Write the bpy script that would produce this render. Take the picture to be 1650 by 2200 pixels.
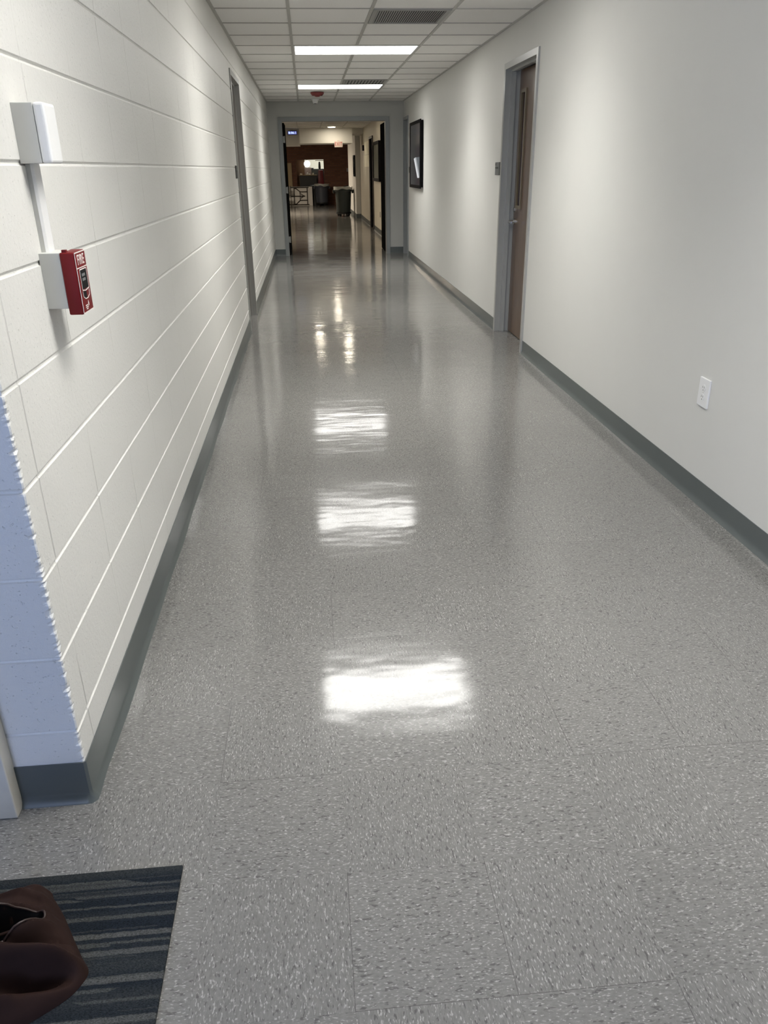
import bpy, bmesh, math, random
from mathutils import Vector, Matrix
C = bpy.context.scene
for o in list(bpy.data.objects):
    bpy.data.objects.remove(o)
COL = C.collection
R = math.radians
random.seed(7)

# ------------------------------------------------------------------ camera
YAW, PITCH, ROLL, FPX, CAM_H = 0.0872, 0.4219, -0.0146, 1645.7, 1.4101
cam = bpy.data.cameras.new('camera')
co = bpy.data.objects.new('camera', cam)
COL.objects.link(co)
C.camera = co
cam.sensor_fit = 'VERTICAL'
cam.sensor_height = 24.0
cam.lens = FPX / 2200 * 24.0
cam.clip_start, cam.clip_end = 0.02, 200
_f = Vector((math.sin(YAW) * math.cos(PITCH), math.cos(YAW) * math.cos(PITCH), -math.sin(PITCH)))
_r0 = Vector((math.cos(YAW), -math.sin(YAW), 0))
_u0 = _r0.cross(_f)
_r = _r0 * math.cos(ROLL) + _u0 * math.sin(ROLL)
_u = -_r0 * math.sin(ROLL) + _u0 * math.cos(ROLL)
co.matrix_world = Matrix(((_r.x, _u.x, -_f.x, 0), (_r.y, _u.y, -_f.y, 0), (_r.z, _u.z, -_f.z, CAM_H), (0, 0, 0, 1)))

# ------------------------------------------------------------------ world, exposure, lamp strengths
C.view_settings.view_transform = 'Standard'
C.view_settings.look = 'None'
C.view_settings.gamma = 1.0
C.view_settings.use_curve_mapping = False
C.view_settings.exposure = 0.0
SKY_STRENGTH = 9.5
SKY_COLOR = (0.46, 0.60, 1.0)
TROFFER_L = 9.5
TROFFER_W = 22.0      # downward part of each panel's light (its prismatic lens throws most of it down)
FAR_LAMP_L = 95.0
KITCHEN_W = 45.0
FAR_W = 230.0
w = bpy.data.worlds.new('world')
C.world = w
w.use_nodes = True
w.node_tree.nodes['Background'].inputs[0].default_value = SKY_COLOR + (1,)
w.node_tree.nodes['Background'].inputs[1].default_value = SKY_STRENGTH


def area(name, loc, rot, sx, sy, watts, color, portal=False, spread=180):
    l = bpy.data.lights.new(name, 'AREA')
    l.shape = 'RECTANGLE'
    l.size, l.size_y = sx, sy
    l.energy = watts
    l.color = color
    l.spread = R(spread)
    o = bpy.data.objects.new(name, l)
    o.location = loc
    o.rotation_euler = rot
    COL.objects.link(o)
    if portal:
        l.cycles.is_portal = True
    return o


# daylight enters through the entry doorway at the back left of the vestibule
area('daylight_portal', (-1.30, -2.66, 1.05), (R(90), 0, 0), 1.00, 2.05, 1.0, (1, 1, 1), portal=True)
# unseen fill lights added to brighten the lobby, and the kitchen's ceiling lamp
area('lobby_fill', (-1.6, 28.5, 2.42), (0, 0, 0), 1.2, 1.2, FAR_W, (1.0, 0.84, 0.66))
area('lobby_fill', (-2.3, 18.6, 2.43), (0, 0, 0), 0.6, 0.6, FAR_W * 0.55, (1.0, 0.84, 0.66))
area('kitchen_lamp', (0.6, 37.6, 2.35), (0, 0, 0), 1.2, 1.2, KITCHEN_W, (1.0, 0.97, 0.86))

# ------------------------------------------------------------------ node helpers / materials


class NT:
    def __init__(s, name):
        s.m = bpy.data.materials.new(name)
        s.m.use_nodes = True
        s.t = s.m.node_tree
        s.b = s.t.nodes['Principled BSDF']

    def n(s, typ, **kw):
        x = s.t.nodes.new(typ)
        for k, v in kw.items():
            setattr(x, k, v)
        return x

    def put(s, sock, v):
        if hasattr(v, 'is_linked') or isinstance(v, bpy.types.NodeSocket):
            s.t.links.new(v, sock)
        else:
            sock.default_value = v

    def math(s, op, a, b=0.0, c=0.0):
        x = s.n('ShaderNodeMath', operation=op)
        s.put(x.inputs[0], a)
        s.put(x.inputs[1], b)
        s.put(x.inputs[2], c)
        return x.outputs[0]

    def pos(s):
        g = s.n('ShaderNodeNewGeometry')
        q = s.n('ShaderNodeSeparateXYZ')
        s.t.links.new(g.outputs['Position'], q.inputs[0])
        return q.outputs

    def vec(s, x, y, z):
        q = s.n('ShaderNodeCombineXYZ')
        for i, v in enumerate((x, y, z)):
            s.put(q.inputs[i], v)
        return q.outputs[0]

    def noise(s, v, scale, detail=2.0, rough=0.5, col=False):
        q = s.n('ShaderNodeTexNoise')
        s.put(q.inputs['Vector'], v)
        q.inputs['Scale'].default_value = scale
        q.inputs['Detail'].default_value = detail
        q.inputs['Roughness'].default_value = rough
        return q.outputs['Color' if col else 'Fac']

    def mix(s, f, a, b, blend='MIX'):
        q = s.n('ShaderNodeMix', data_type='RGBA', blend_type=blend)
        s.put(q.inputs[0], f)
        s.put(q.inputs[6], a if not isinstance(a, tuple) else a + (1,))
        s.put(q.inputs[7], b if not isinstance(b, tuple) else b + (1,))
        return q.outputs[2]

    def ramp(s, v, lo, hi):
        q = s.n('ShaderNodeMapRange')
        s.put(q.inputs[0], v)
        q.inputs[1].default_value = lo
        q.inputs[2].default_value = hi
        return q.outputs[0]

    def bump(s, h, dist=1.0, strength=1.0):
        q = s.n('ShaderNodeBump')
        s.put(q.inputs['Height'], h)
        q.inputs['Distance'].default_value = dist
        q.inputs['Strength'].default_value = strength
        s.t.links.new(q.outputs[0], s.b.inputs['Normal'])

    def set(s, **kw):
        for k, v in kw.items():
            nm = {'color': 'Base Color', 'rough': 'Roughness', 'metal': 'Metallic', 'ior': 'IOR', 'coat': 'Coat Weight',
                  'coatr': 'Coat Roughness', 'spec': 'Specular IOR Level', 'trans': 'Transmission Weight', 'alpha': 'Alpha',
                  'emit': 'Emission Color', 'estr': 'Emission Strength', 'sheen': 'Sheen Weight'}[k]
            if isinstance(v, tuple):
                v = v + (1,)
            s.put(s.b.inputs[nm], v)
        return s


def plain(name, color, rough=0.5, var=0.06, scale=30, bump=0.0, **kw):
    t = NT(name)
    p = t.n('ShaderNodeTexCoord').outputs['Object']
    f = t.noise(p, scale, 3)
    t.set(color=t.mix(f, tuple(c * (1 - var) for c in color), tuple(min(1, c * (1 + var)) for c in color)), rough=rough, **kw)
    if bump:
        t.bump(f, bump)
    return t.m


def emitter(name, color, strength):
    t = NT(name)
    p = t.n('ShaderNodeTexCoord').outputs['Object']
    f = t.noise(p, 3.0, 1)
    t.set(color=(0.8, 0.8, 0.8), emit=t.mix(f, tuple(c * 0.98 for c in color), color), estr=strength)
    return t.m


def mat_floor():
    T, TX, TY = 0.3048, 0.0137, 0.9087
    t = NT('vinyl_tile')
    X, Y, Z = t.pos()
    gx = t.math('DIVIDE', t.math('SUBTRACT', X, TX), T)
    gy = t.math('DIVIDE', t.math('SUBTRACT', Y, TY), T)
    ix, iy = t.math('FLOOR', gx), t.math('FLOOR', gy)
    fx, fy = t.math('SUBTRACT', gx, ix), t.math('SUBTRACT', gy, iy)
    par = t.math('FLOORED_MODULO', t.math('ADD', ix, iy), 2.0)      # 0: grain along x
    wn = t.n('ShaderNodeTexWhiteNoise', noise_dimensions='2D')
    t.put(wn.inputs['Vector'], t.vec(ix, iy, 0.0))
    rnd = wn.outputs['Value']
    # swap axes on every second tile
    inv = t.math('SUBTRACT', 1.0, par)
    u = t.math('ADD', t.math('MULTIPLY', X, inv), t.math('MULTIPLY', Y, par))
    v = t.math('ADD', t.math('MULTIPLY', Y, inv), t.math('MULTIPLY', X, par))
    off = t.math('MULTIPLY', rnd, 37.0)
    uv1 = t.vec(t.math('MULTIPLY', u, 75.0), t.math('MULTIPLY', v, 200.0), off)
    uv2 = t.vec(t.math('MULTIPLY', u, 125.0), t.math('MULTIPLY', v, 290.0), t.math('ADD', off, 11.3))
    uv3 = t.vec(t.math('MULTIPLY', u, 72.0), t.math('MULTIPLY', v, 180.0), t.math('ADD', off, 23.7))
    n1, n2, n3 = t.noise(uv1, 1.0, 2), t.noise(uv2, 1.0, 1), t.noise(uv3, 1.0, 1)
    base = t.mix(n1, (0.132, 0.129, 0.122), (0.245, 0.240, 0.227))
    light = t.ramp(n2, 0.59, 0.71)
    dark = t.ramp(n3, 0.40, 0.30)
    c = t.mix(t.math('MULTIPLY', dark, 0.78), base, (0.088, 0.087, 0.083))
    c = t.mix(t.math('MULTIPLY', light, 0.84), c, (0.40, 0.392, 0.370))
    tone = t.math('ADD', 0.98, t.math('MULTIPLY', rnd, 0.04))
    c = t.mix(1.0, c, t.vec(tone, tone, tone), 'MULTIPLY')
    # hairline seams, visible here and there
    def seam(f, g):
        d = t.math('MINIMUM', f, t.math('SUBTRACT', 1.0, f))
        s = t.math('LESS_THAN', d, 0.0026)
        wn2 = t.n('ShaderNodeTexWhiteNoise', noise_dimensions='2D')
        t.put(wn2.inputs['Vector'], t.vec(t.math('ROUND', gx) if g == 0 else ix, iy if g == 0 else t.math('ROUND', gy), float(g)))
        return t.math('MULTIPLY', s, t.math('ADD', 0.07, t.math('MULTIPLY', t.math('GREATER_THAN', wn2.outputs['Value'], 0.80), 0.50)))
    sm = t.math('MAXIMUM', seam(fx, 0), seam(fy, 1))
    c = t.mix(sm, c, (0.06, 0.058, 0.055))
    # wax: slightly wavy, slightly uneven gloss
    wave = t.noise(t.vec(t.math('MULTIPLY', X, 1.6), t.math('MULTIPLY', Y, 3.6), 0.0), 1.0, 3, 0.55)
    tilt = t.math('MULTIPLY', t.math('SUBTRACT', rnd, 0.5), t.math('SUBTRACT', fy, 0.5))
    h = t.math('ADD', t.math('MULTIPLY', wave, 0.0034), t.math('MULTIPLY', tilt, 0.0014))
    rg = t.ramp(t.noise(t.vec(X, Y, 5.0), 2.2, 4), 0.3, 0.7)
    t.set(color=c, rough=t.math('ADD', 0.080, t.math('MULTIPLY', rg, 0.06)), ior=1.52)
    t.bump(h)
    return t.m


def mat_block():
    t = NT('painted_block')
    X, Y, Z = t.pos()
    p = t.vec(X, Y, Z)
    f = t.noise(p, 85, 4, 0.6)
    g = t.noise(p, 380, 2)
    pit = t.ramp(t.noise(p, 150, 2), 0.33, 0.27)
    # faint vertical joints of a stack bond
    q = t.math('FLOORED_MODULO', t.math('SUBTRACT', Y, 1.968 - 0.1925), 0.385)
    d = t.math('ABSOLUTE', t.math('SUBTRACT', q, 0.1925))
    j = t.math('MULTIPLY', t.ramp(d, 0.0045, 0.0), t.ramp(t.noise(t.vec(0.0, Y, Z), 4.0, 1), 0.35, 0.6))
    q2 = t.n('ShaderNodeNewGeometry')
    nx = t.n('ShaderNodeSeparateXYZ')
    t.t.links.new(q2.outputs['Normal'], nx.inputs[0])
    j = t.math('MULTIPLY', j, t.math('GREATER_THAN', t.math('ABSOLUTE', nx.outputs[0]), 0.5))
    h = t.math('ADD', t.math('MULTIPLY', f, 0.0016), t.math('MULTIPLY', g, 0.0004))
    h = t.math('SUBTRACT', h, t.math('MULTIPLY', pit, 0.0012))
    h = t.math('SUBTRACT', h, t.math('MULTIPLY', j, 0.0036))
    t.set(color=t.mix(t.noise(p, 3.0, 2), (0.745, 0.735, 0.695), (0.775, 0.765, 0.725)), rough=0.42)
    t.bump(h)
    return t.m


def mat_carpet():
    t = NT('striped_carpet')
    X, Y, Z = t.pos()
    wob = t.math('MULTIPLY', t.math('SUBTRACT', t.noise(t.vec(X, Y, 0.0), 60, 2), 0.5), 0.006)
    Yw = t.math('ADD', Y, wob)

    def line(freq, seed, cell, lo, hi):
        cx = t.math('FLOOR', t.math('ADD', t.math('MULTIPLY', X, cell), t.math('MULTIPLY', t.noise(t.vec(seed, t.math('MULTIPLY', Y, 9.0), 0.0), 1.0, 0), 3.0)))
        return t.ramp(t.noise(t.vec(t.math('MULTIPLY', cx, 0.37), t.math('MULTIPLY', Yw, freq), seed), 1.0, 0), lo, hi)
    s1 = line(52.0, 3.0, 2.3, 0.58, 0.66)
    s2 = line(85.0, 9.0, 3.7, 0.60, 0.70)
    s3 = line(26.0, 5.5, 0.7, 0.40, 0.62)
    gr = t.noise(t.vec(t.math('MULTIPLY', X, 0.7), t.math('MULTIPLY', Y, 1.5), 0.0), 330, 2, 0.75)
    g2 = t.noise(t.vec(X, Y, 4.0), 110, 3, 0.7)
    base = t.mix(s3, (0.017, 0.022, 0.029), (0.036, 0.041, 0.044))
    c = t.mix(t.math('MULTIPLY', s1, 0.70), base, (0.118, 0.120, 0.114))
    c = t.mix(t.math('MULTIPLY', s2, 0.55), c, (0.110, 0.113, 0.105))
    k = t.math('ADD', t.math('MULTIPLY', t.ramp(gr, 0.32, 0.68), 1.0), t.math('MULTIPLY', g2, 0.9))
    c = t.mix(1.0, c, t.vec(k, k, k), 'MULTIPLY')
    t.set(color=c, rough=0.95, spec=0.1)
    t.bump(t.math('MULTIPLY', gr, 0.004))
    return t.m


def mat_wood(name, a, b, rough=0.3, axis='Z', coat=0.0):
    t = NT(name)
    X, Y, Z = t.pos()
    k = {'X': (1.5, 30, 30), 'Z': (30, 30, 1.5)}[axis]
    f = t.noise(t.vec(t.math('MULTIPLY', X, k[0]), t.math('MULTIPLY', Y, k[1]), t.math('MULTIPLY', Z, k[2])), 1.0, 5, 0.6)
    t.set(color=t.mix(t.ramp(f, 0.3, 0.7), a, b), rough=rough, coat=coat, coatr=0.12)
    return t.m


def mat_brick():
    t = NT('dark_brick')
    X, Y, Z = t.pos()
    b = t.n('ShaderNodeTexBrick')
    t.put(b.inputs['Vector'], t.vec(t.math('ADD', X, Y), Z, 0.0))
    b.inputs['Color1'].default_value = (0.155, 0.062, 0.038, 1)
    b.inputs['Color2'].default_value = (0.205, 0.090, 0.052, 1)
    b.inputs['Mortar'].default_value = (0.125, 0.075, 0.055, 1)
    b.inputs['Scale'].default_value = 1.0
    b.inputs['Brick Width'].default_value = 0.21
    b.inputs['Row Height'].default_value = 0.075
    b.inputs['Mortar Size'].default_value = 0.008
    t.set(color=b.outputs['Color'], rough=0.75)
    t.bump(b.outputs['Fac'], -0.004)
    return t.m


def mat_tile_ceiling():
    t = NT('acoustic_tile')
    X, Y, Z = t.pos()
    p = t.vec(X, Y, Z)
    f = t.noise(p, 160, 3, 0.7)
    k = t.ramp(f, 0.30, 0.5)
    t.set(color=t.mix(k, (0.80, 0.785, 0.755), (0.88, 0.865, 0.835)), rough=0.9)
    t.bump(f, 0.002)
    return t.m


M = dict(
    floor=mat_floor(), block=mat_block(), carpet=mat_carpet(), brick=mat_brick(), ctile=mat_tile_ceiling(),
    drywall=plain('painted_drywall', (0.67, 0.665, 0.632), 0.55, 0.015, 6),
    endwall=plain('end_wall_paint', (0.50, 0.50, 0.475), 0.55, 0.015, 6),
    beige=plain('beige_paint', (0.53, 0.49, 0.40), 0.5, 0.02, 5),
    soffit=plain('white_soffit', (0.74, 0.72, 0.67), 0.6, 0.02, 5),
    grid=plain('grid_shaded', (0.46, 0.45, 0.42), 0.45, 0.02, 8),  # shade on the ceiling bars put into a darker grey
    base=plain('rubber_base', (0.098, 0.112, 0.110), 0.28, 0.06, 9),
    frame=plain('grey_frame_paint', (0.37, 0.375, 0.36), 0.28, 0.03, 12),
    jamb=plain('end_frame_paint', (0.270, 0.285, 0.285), 0.35, 0.03, 12),
    casing=plain('white_casing_paint', (0.66, 0.62, 0.53), 0.45, 0.07, 26, 0.0004),
    door=mat_wood('brown_veneer', (0.105, 0.062, 0.034), (0.150, 0.090, 0.050), 0.28, 'Z', 0.2),
    lite=plain('lite_frame_tan', (0.17, 0.135, 0.085), 0.35),
    darkglass=plain('dark_glass', (0.012, 0.014, 0.012), 0.06, 0.02, 5),
    steel=plain('brushed_steel', (0.62, 0.61, 0.58), 0.25, 0.05, 60, metal=1.0),
    white=plain('white_plastic', (0.82, 0.82, 0.81), 0.35, 0.015, 20),
    boxgrey=plain('surface_box_paint', (0.60, 0.60, 0.57), 0.4, 0.02, 20),
    red=plain('red_plastic', (0.155, 0.008, 0.009), 0.5, 0.04, 30, spec=0.2),
    leafblack=plain('dark_leaf_paint', (0.012, 0.012, 0.012), 0.95, 0.1, 10, spec=0.0),
    maroon=plain('maroon_plastic', (0.16, 0.022, 0.020), 0.4, 0.04, 30),
    mark=plain('white_print', (0.80, 0.74, 0.70), 0.5, 0.01, 30),
    black=plain('black_plastic', (0.005, 0.005, 0.006), 0.55, 0.1, 30, spec=0.1),
    grey=plain('grey_print', (0.16, 0.17, 0.17), 0.5),
    picglass=plain('picture_print', (0.075, 0.08, 0.06), 0.45, 0.4, 3),
    signgrey=plain('sign_grey', (0.14, 0.147, 0.147), 0.45, 0.06, 40),
    signdark=plain('sign_dark', (0.028, 0.028, 0.027), 0.5),
    slot=plain('outlet_slot', (0.05, 0.05, 0.05), 0.5),
    screen=plain('screen_glass', (0.040, 0.038, 0.045), 0.13, 0.02, 6),
    vent=plain('vent_paint', (0.34, 0.335, 0.315), 0.5, 0.03, 12),
    ventdark=plain('vent_dark', (0.05, 0.05, 0.047), 0.7),
    bag=plain('brown_fabric', (0.025, 0.0125, 0.0100), 0.85, 0.3, 14, 0.004, spec=0.15),
    bagrim=plain('brown_piping', (0.032, 0.016, 0.012), 0.5, 0.15, 30),
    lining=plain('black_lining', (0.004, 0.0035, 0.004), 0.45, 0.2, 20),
    can=plain('grey_green_plastic', (0.032, 0.042, 0.040), 0.45, 0.08, 12),
    canblue=plain('slate_blue_plastic', (0.050, 0.058, 0.080), 0.45, 0.08, 12),
    canblack=plain('black_bin_plastic', (0.012, 0.014, 0.015), 0.5, 0.08, 12),
    liner=plain('pale_bin_liner', (0.42, 0.43, 0.40), 0.35, 0.2, 14),
    tabletop=plain('pale_table_laminate', (0.74, 0.72, 0.68), 0.5, 0.04, 8),
    rail=plain('dark_brown_metal', (0.030, 0.022, 0.018), 0.4, 0.1, 20),
    chairgrey=plain('grey_chair_plastic', (0.20, 0.195, 0.175), 0.5, 0.05, 12),
    redseat=plain('red_vinyl', (0.20, 0.022, 0.028), 0.4, 0.15, 14),
    paper=plain('cream_paper', (0.78, 0.74, 0.60), 0.7, 0.08, 9),
    pale=mat_wood('pale_wood', (0.34, 0.25, 0.13), (0.46, 0.35, 0.20), 0.5),
    midwood=mat_wood('mid_brown_wood', (0.14, 0.075, 0.035), (0.20, 0.11, 0.05), 0.5),
    kitchen=plain('kitchen_white', (0.80, 0.80, 0.72), 0.5, 0.02, 6),
    teal=plain('teal_grey_metal', (0.075, 0.095, 0.098), 0.4, 0.08, 10),
    photo=plain('mottled_print', (0.30, 0.24, 0.22), 0.5, 0.75, 22),
    smallsign=plain('pale_plaque', (0.30, 0.26, 0.25), 0.5, 0.06, 20),
    exitwhite=plain('exit_sign_body', (0.62, 0.52, 0.46), 0.45, 0.03, 12),
    exitred=plain('exit_red', (0.42, 0.03, 0.03), 0.45, 0.05, 12),
    glass=None,
)
_g = NT('door_glass')
_g.set(color=(0.9, 0.95, 1.0), rough=0.02, trans=1.0, ior=1.01)
M['glass'] = _g.m
M['diffuser'] = emitter('lit_diffuser', (1.0, 0.985, 0.945), TROFFER_L)
M['canlamp'] = emitter('lit_can_lamp', (1.0, 0.90, 0.72), FAR_LAMP_L)
M['globe'] = emitter('lit_globe', (1.0, 0.98, 0.90), 1.6)
M['clockface'] = emitter('clock_blue', (0.012, 0.02, 0.30), 0.9)
M['digits'] = emitter('clock_digits', (0.55, 0.75, 1.0), 1.6)
# emissive patch on the wall screen, brighter towards its slanted left edge
_t = NT('screen_glow_patch')
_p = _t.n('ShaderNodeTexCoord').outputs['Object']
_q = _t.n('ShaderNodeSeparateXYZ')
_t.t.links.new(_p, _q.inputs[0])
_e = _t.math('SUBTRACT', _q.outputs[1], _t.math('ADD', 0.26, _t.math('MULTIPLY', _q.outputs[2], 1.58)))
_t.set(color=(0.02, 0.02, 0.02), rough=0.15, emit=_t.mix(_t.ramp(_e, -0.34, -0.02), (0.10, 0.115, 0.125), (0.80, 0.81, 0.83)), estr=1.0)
M['glow_patch'] = _t.m

# ------------------------------------------------------------------ mesh helpers


def bm_box(bm, x0, x1, y0, y1, z0, z1):
    vs = [bm.verts.new((x, y, z)) for x in (x0, x1) for y in (y0, y1) for z in (z0, z1)]
    for f in ((0, 1, 3, 2), (4, 6, 7, 5), (0, 4, 5, 1), (2, 3, 7, 6), (0, 2, 6, 4), (1, 5, 7, 3)):
        bm.faces.new([vs[i] for i in f])
    return vs


def box(*a, bev=0.0, seg=2):
    bm = bmesh.new()
    bm_box(bm, *a)
    if bev:
        bmesh.ops.bevel(bm, geom=bm.edges[:], offset=bev, segments=seg, profile=0.5, affect='EDGES')
    return bm


def boxes(*bs):
    bm = bmesh.new()
    for b in bs:
        bm_box(bm, *b)
    return bm


def prism(bm, pts, axis, a, b):
    """extrude a 2D outline along an axis: pts are the two other coordinates in order"""
    def mk(p, t):
        return {'x': (t, p[0], p[1]), 'y': (p[0], t, p[1]), 'z': (p[0], p[1], t)}[axis]
    A = [bm.verts.new(mk(p, a)) for p in pts]
    B = [bm.verts.new(mk(p, b)) for p in pts]
    n = len(pts)
    for i in range(n):
        bm.faces.new((A[i], A[(i + 1) % n], B[(i + 1) % n], B[i]))
    bm.faces.new(A)
    bm.faces.new(B[::-1])
    return bm


def lathe(prof, cx, cy, seg=40, bm=None, cap=True):
    bm = bm or bmesh.new()
    rings = []
    for r, z in prof:
        rings.append([bm.verts.new((cx + r * math.cos(2 * math.pi * k / seg), cy + r * math.sin(2 * math.pi * k / seg), z)) for k in range(seg)])
    for a, b in zip(rings, rings[1:]):
        for k in range(seg):
            bm.faces.new((a[k], a[(k + 1) % seg], b[(k + 1) % seg], b[k]))
    if cap:
        for r in (rings[0], rings[-1]):
            bm.faces.new(r)
    return bm


def tube(pts, rad, bm=None, seg=8, closed=False):
    bm = bm or bmesh.new()
    pts = [Vector(p) for p in pts]
    n = len(pts)
    rings = []
    for i, p in enumerate(pts):
        if closed:
            d = pts[(i + 1) % n] - pts[i - 1]
        else:
            d = pts[min(i + 1, n - 1)] - pts[max(i - 1, 0)]
        d.normalize()
        a = d.cross(Vector((0, 0, 1)))
        if a.length < 0.05:
            a = d.cross(Vector((0, 1, 0)))
        a.normalize()
        b = d.cross(a)
        r = rad[i] if isinstance(rad, (list, tuple)) else rad
        rings.append([bm.verts.new(p + a * r * math.cos(2 * math.pi * k / seg) + b * r * math.sin(2 * math.pi * k / seg)) for k in range(seg)])
    prs = list(zip(rings, rings[1:])) + ([(rings[-1], rings[0])] if closed else [])
    for a, b in prs:
        for k in range(seg):
            bm.faces.new((a[k], a[(k + 1) % seg], b[(k + 1) % seg], b[k]))
    if not closed:
        bm.faces.new(rings[0])
        bm.faces.new(rings[-1])
    return bm


def wloc(o):
    v = Vector((0, 0, 0))
    while o:
        v += o.location
        o = o.parent
    return v


def obj(name, bm, mat, parent=None, loc=None, smooth=False):
    """links bm (world coordinates) as ONE mesh object"""
    org = wloc(parent) if parent else Vector(loc or (0, 0, 0))
    bmesh.ops.recalc_face_normals(bm, faces=bm.faces[:])
    bmesh.ops.translate(bm, verts=bm.verts[:], vec=-org)
    me = bpy.data.meshes.new(name)
    bm.to_mesh(me)
    bm.free()
    me.materials.append(M[mat] if isinstance(mat, str) else mat)
    if smooth:
        for p in me.polygons:
            p.use_smooth = True
        try:
            me.set_sharp_from_angle(angle=R(38))
        except Exception:
            pass
    o = bpy.data.objects.new(name, me)
    COL.objects.link(o)
    if parent:
        o.parent = parent
    else:
        o.location = org
    return o


def tag(o, label, cat, group=None):
    o['label'] = label
    o['category'] = cat
    if group:
        o['group'] = group
    return o


def thing(name, loc, label, cat, group=None):
    o = bpy.data.objects.new(name, None)
    o.empty_display_size = 0.05
    o.location = loc
    COL.objects.link(o)
    return tag(o, label, cat, group)


def struct(name, bm, mat, loc=None, parent=None, smooth=False):
    o = obj(name, bm, mat, parent, loc, smooth)
    if not parent:
        o['kind'] = 'structure'
    return o


def sroot(name, loc):
    o = bpy.data.objects.new(name, None)
    o.empty_display_size = 0.05
    o.location = loc
    o['kind'] = 'structure'
    COL.objects.link(o)
    return o


def dup(root, loc, label=None):
    r = root.copy()
    COL.objects.link(r)
    r.location = loc
    if label:
        r['label'] = label
    for ch in root.children:
        c = ch.copy()
        COL.objects.link(c)
        c.parent = r
        for g in ch.children:
            d = g.copy()
            COL.objects.link(d)
            d.parent = c
    return r


def text_bm(s, size, M4, depth=0.0008, sx=1.0):
    cu = bpy.data.curves.new('lettering', 'FONT')
    cu.body = s
    cu.size = size
    cu.align_x = 'CENTER'
    cu.align_y = 'CENTER'
    cu.extrude = depth
    cu.offset = size * 0.003
    cu.space_character = 1.12
    tmp = bpy.data.objects.new('lettering', cu)
    COL.objects.link(tmp)
    dg = bpy.context.evaluated_depsgraph_get()
    me = bpy.data.meshes.new_from_object(tmp.evaluated_get(dg))
    bm = bmesh.new()
    bm.from_mesh(me)
    bpy.data.objects.remove(tmp)
    bpy.data.meshes.remove(me)
    bmesh.ops.scale(bm, vec=(sx, 1, 1), verts=bm.verts[:])
    bm.transform(M4)
    return bm


def face_matrix(loc, right, up):
    r, u = Vector(right), Vector(up)
    n = r.cross(u)
    return Matrix(((r.x, u.x, n.x, loc[0]), (r.y, u.y, n.y, loc[1]), (r.z, u.z, n.z, loc[2]), (0, 0, 0, 1)))


# ------------------------------------------------------------------ setting: dimensions
XL, XR, YC, YE, ZC = -0.60, 1.703, 1.495, 14.5, 2.4375
BH_L, BH_R = 0.119, 0.104
LD0, LD1, LDT = 7.47, 8.43, 2.195       # left door, outer frame
RD0, RD1, RDT = 6.175, 7.195, 2.185     # right door, outer frame
ED0, ED1, EDT = -0.425, 1.450, 2.21     # double doorway in the end wall, outer frame

struct('floor', box(-6, 3.2, -2.6, 40, -0.1, 0), 'floor')

# ---- ceiling slab, grid bars
ceil_z = ZC + 0.006
struct('ceiling', boxes((-2.0, 1.85, -2.6, YE + 0.15, ceil_z, ceil_z + 0.1), (-6, 3.2, YE + 0.15, 25.0, ceil_z, ceil_z + 0.1),
                        (-6, 3.2, 25.0, 36, 2.75, 2.85), (-6, 3.2, 36, 40, 2.4, 2.5)), 'ctile')
rows = [-0.91, -0.32, 0.27, 0.86, 1.45, 2.04, 2.52, 2.99, 3.58, 4.17, 4.76, 5.35, 5.87, 6.381, 6.971, 7.561, 8.151, 8.741, 9.331, 9.921,
        10.511, 11.101, 11.70, 12.30, 12.90, 13.49, 14.08]
cols = [-0.066, 0.524, 1.114]
gb = bmesh.new()
LIGHT_Y = ((1.45, 2.04), (4.76, 5.35), (8.151, 8.741), (11.70, 12.30))
for x in cols:
    cuts = [-2.4] + ([v for ab in LIGHT_Y for v in ab] if x == cols[1] else []) + [YE]
    for a, b in zip(cuts[::2], cuts[1::2]):
        bm_box(gb, x - 0.012, x + 0.012, a, b, ZC, ceil_z + 0.002)
for y in rows:
    bm_box(gb, -1.85 if y < YC else XL, XR, y - 0.0085, y + 0.0085, ZC + 0.001, ceil_z + 0.002)
bm_box(gb, XL, XL + 0.022, YC, YE, ZC, ceil_z + 0.002)
bm_box(gb, XR - 0.022, XR, -2.4, YE, ZC, ceil_z + 0.002)
bm_box(gb, XL, XR, YE - 0.022, YE, ZC, ceil_z + 0.002)
struct('trim_1', gb, 'grid')
gb = bmesh.new()
for i in range(-8, 3):
    bm_box(gb, 0.45 + i * 0.61 - 0.012, 0.45 + i * 0.61 + 0.012, YE + 0.15, 25.0, ZC, ceil_z + 0.002)
for i in range(17):
    bm_box(gb, -6, 1.7, 15.1 + i * 0.6 - 0.01, 15.1 + i * 0.6 + 0.01, ZC, ceil_z + 0.002)
struct('trim_2', gb, 'grid')

# ---- painted block wall with raked horizontal joints
JOINTS = [0.2117 + 0.2032 * k for k in range(11)]


def groove_profile(z0, z1):
    """(z, inset) pairs from z0 to z1"""
    out = [(z0, 0.0)]
    js = [j for j in JOINTS if z0 + 0.01 < j < z1 - 0.01]
    z = z0
    while z < z1 - 0.012:
        z += 0.006
        if all(abs(z - j) > 0.0085 for j in js):
            out.append((z, 0.0))
    for j in js:
        out += [(j - 0.0062, 0.0), (j - 0.0040, 0.0036), (j, 0.0050), (j + 0.0040, 0.0036), (j + 0.0062, 0.0)]
    out.append((z1, 0.0))
    return sorted(out)


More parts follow.
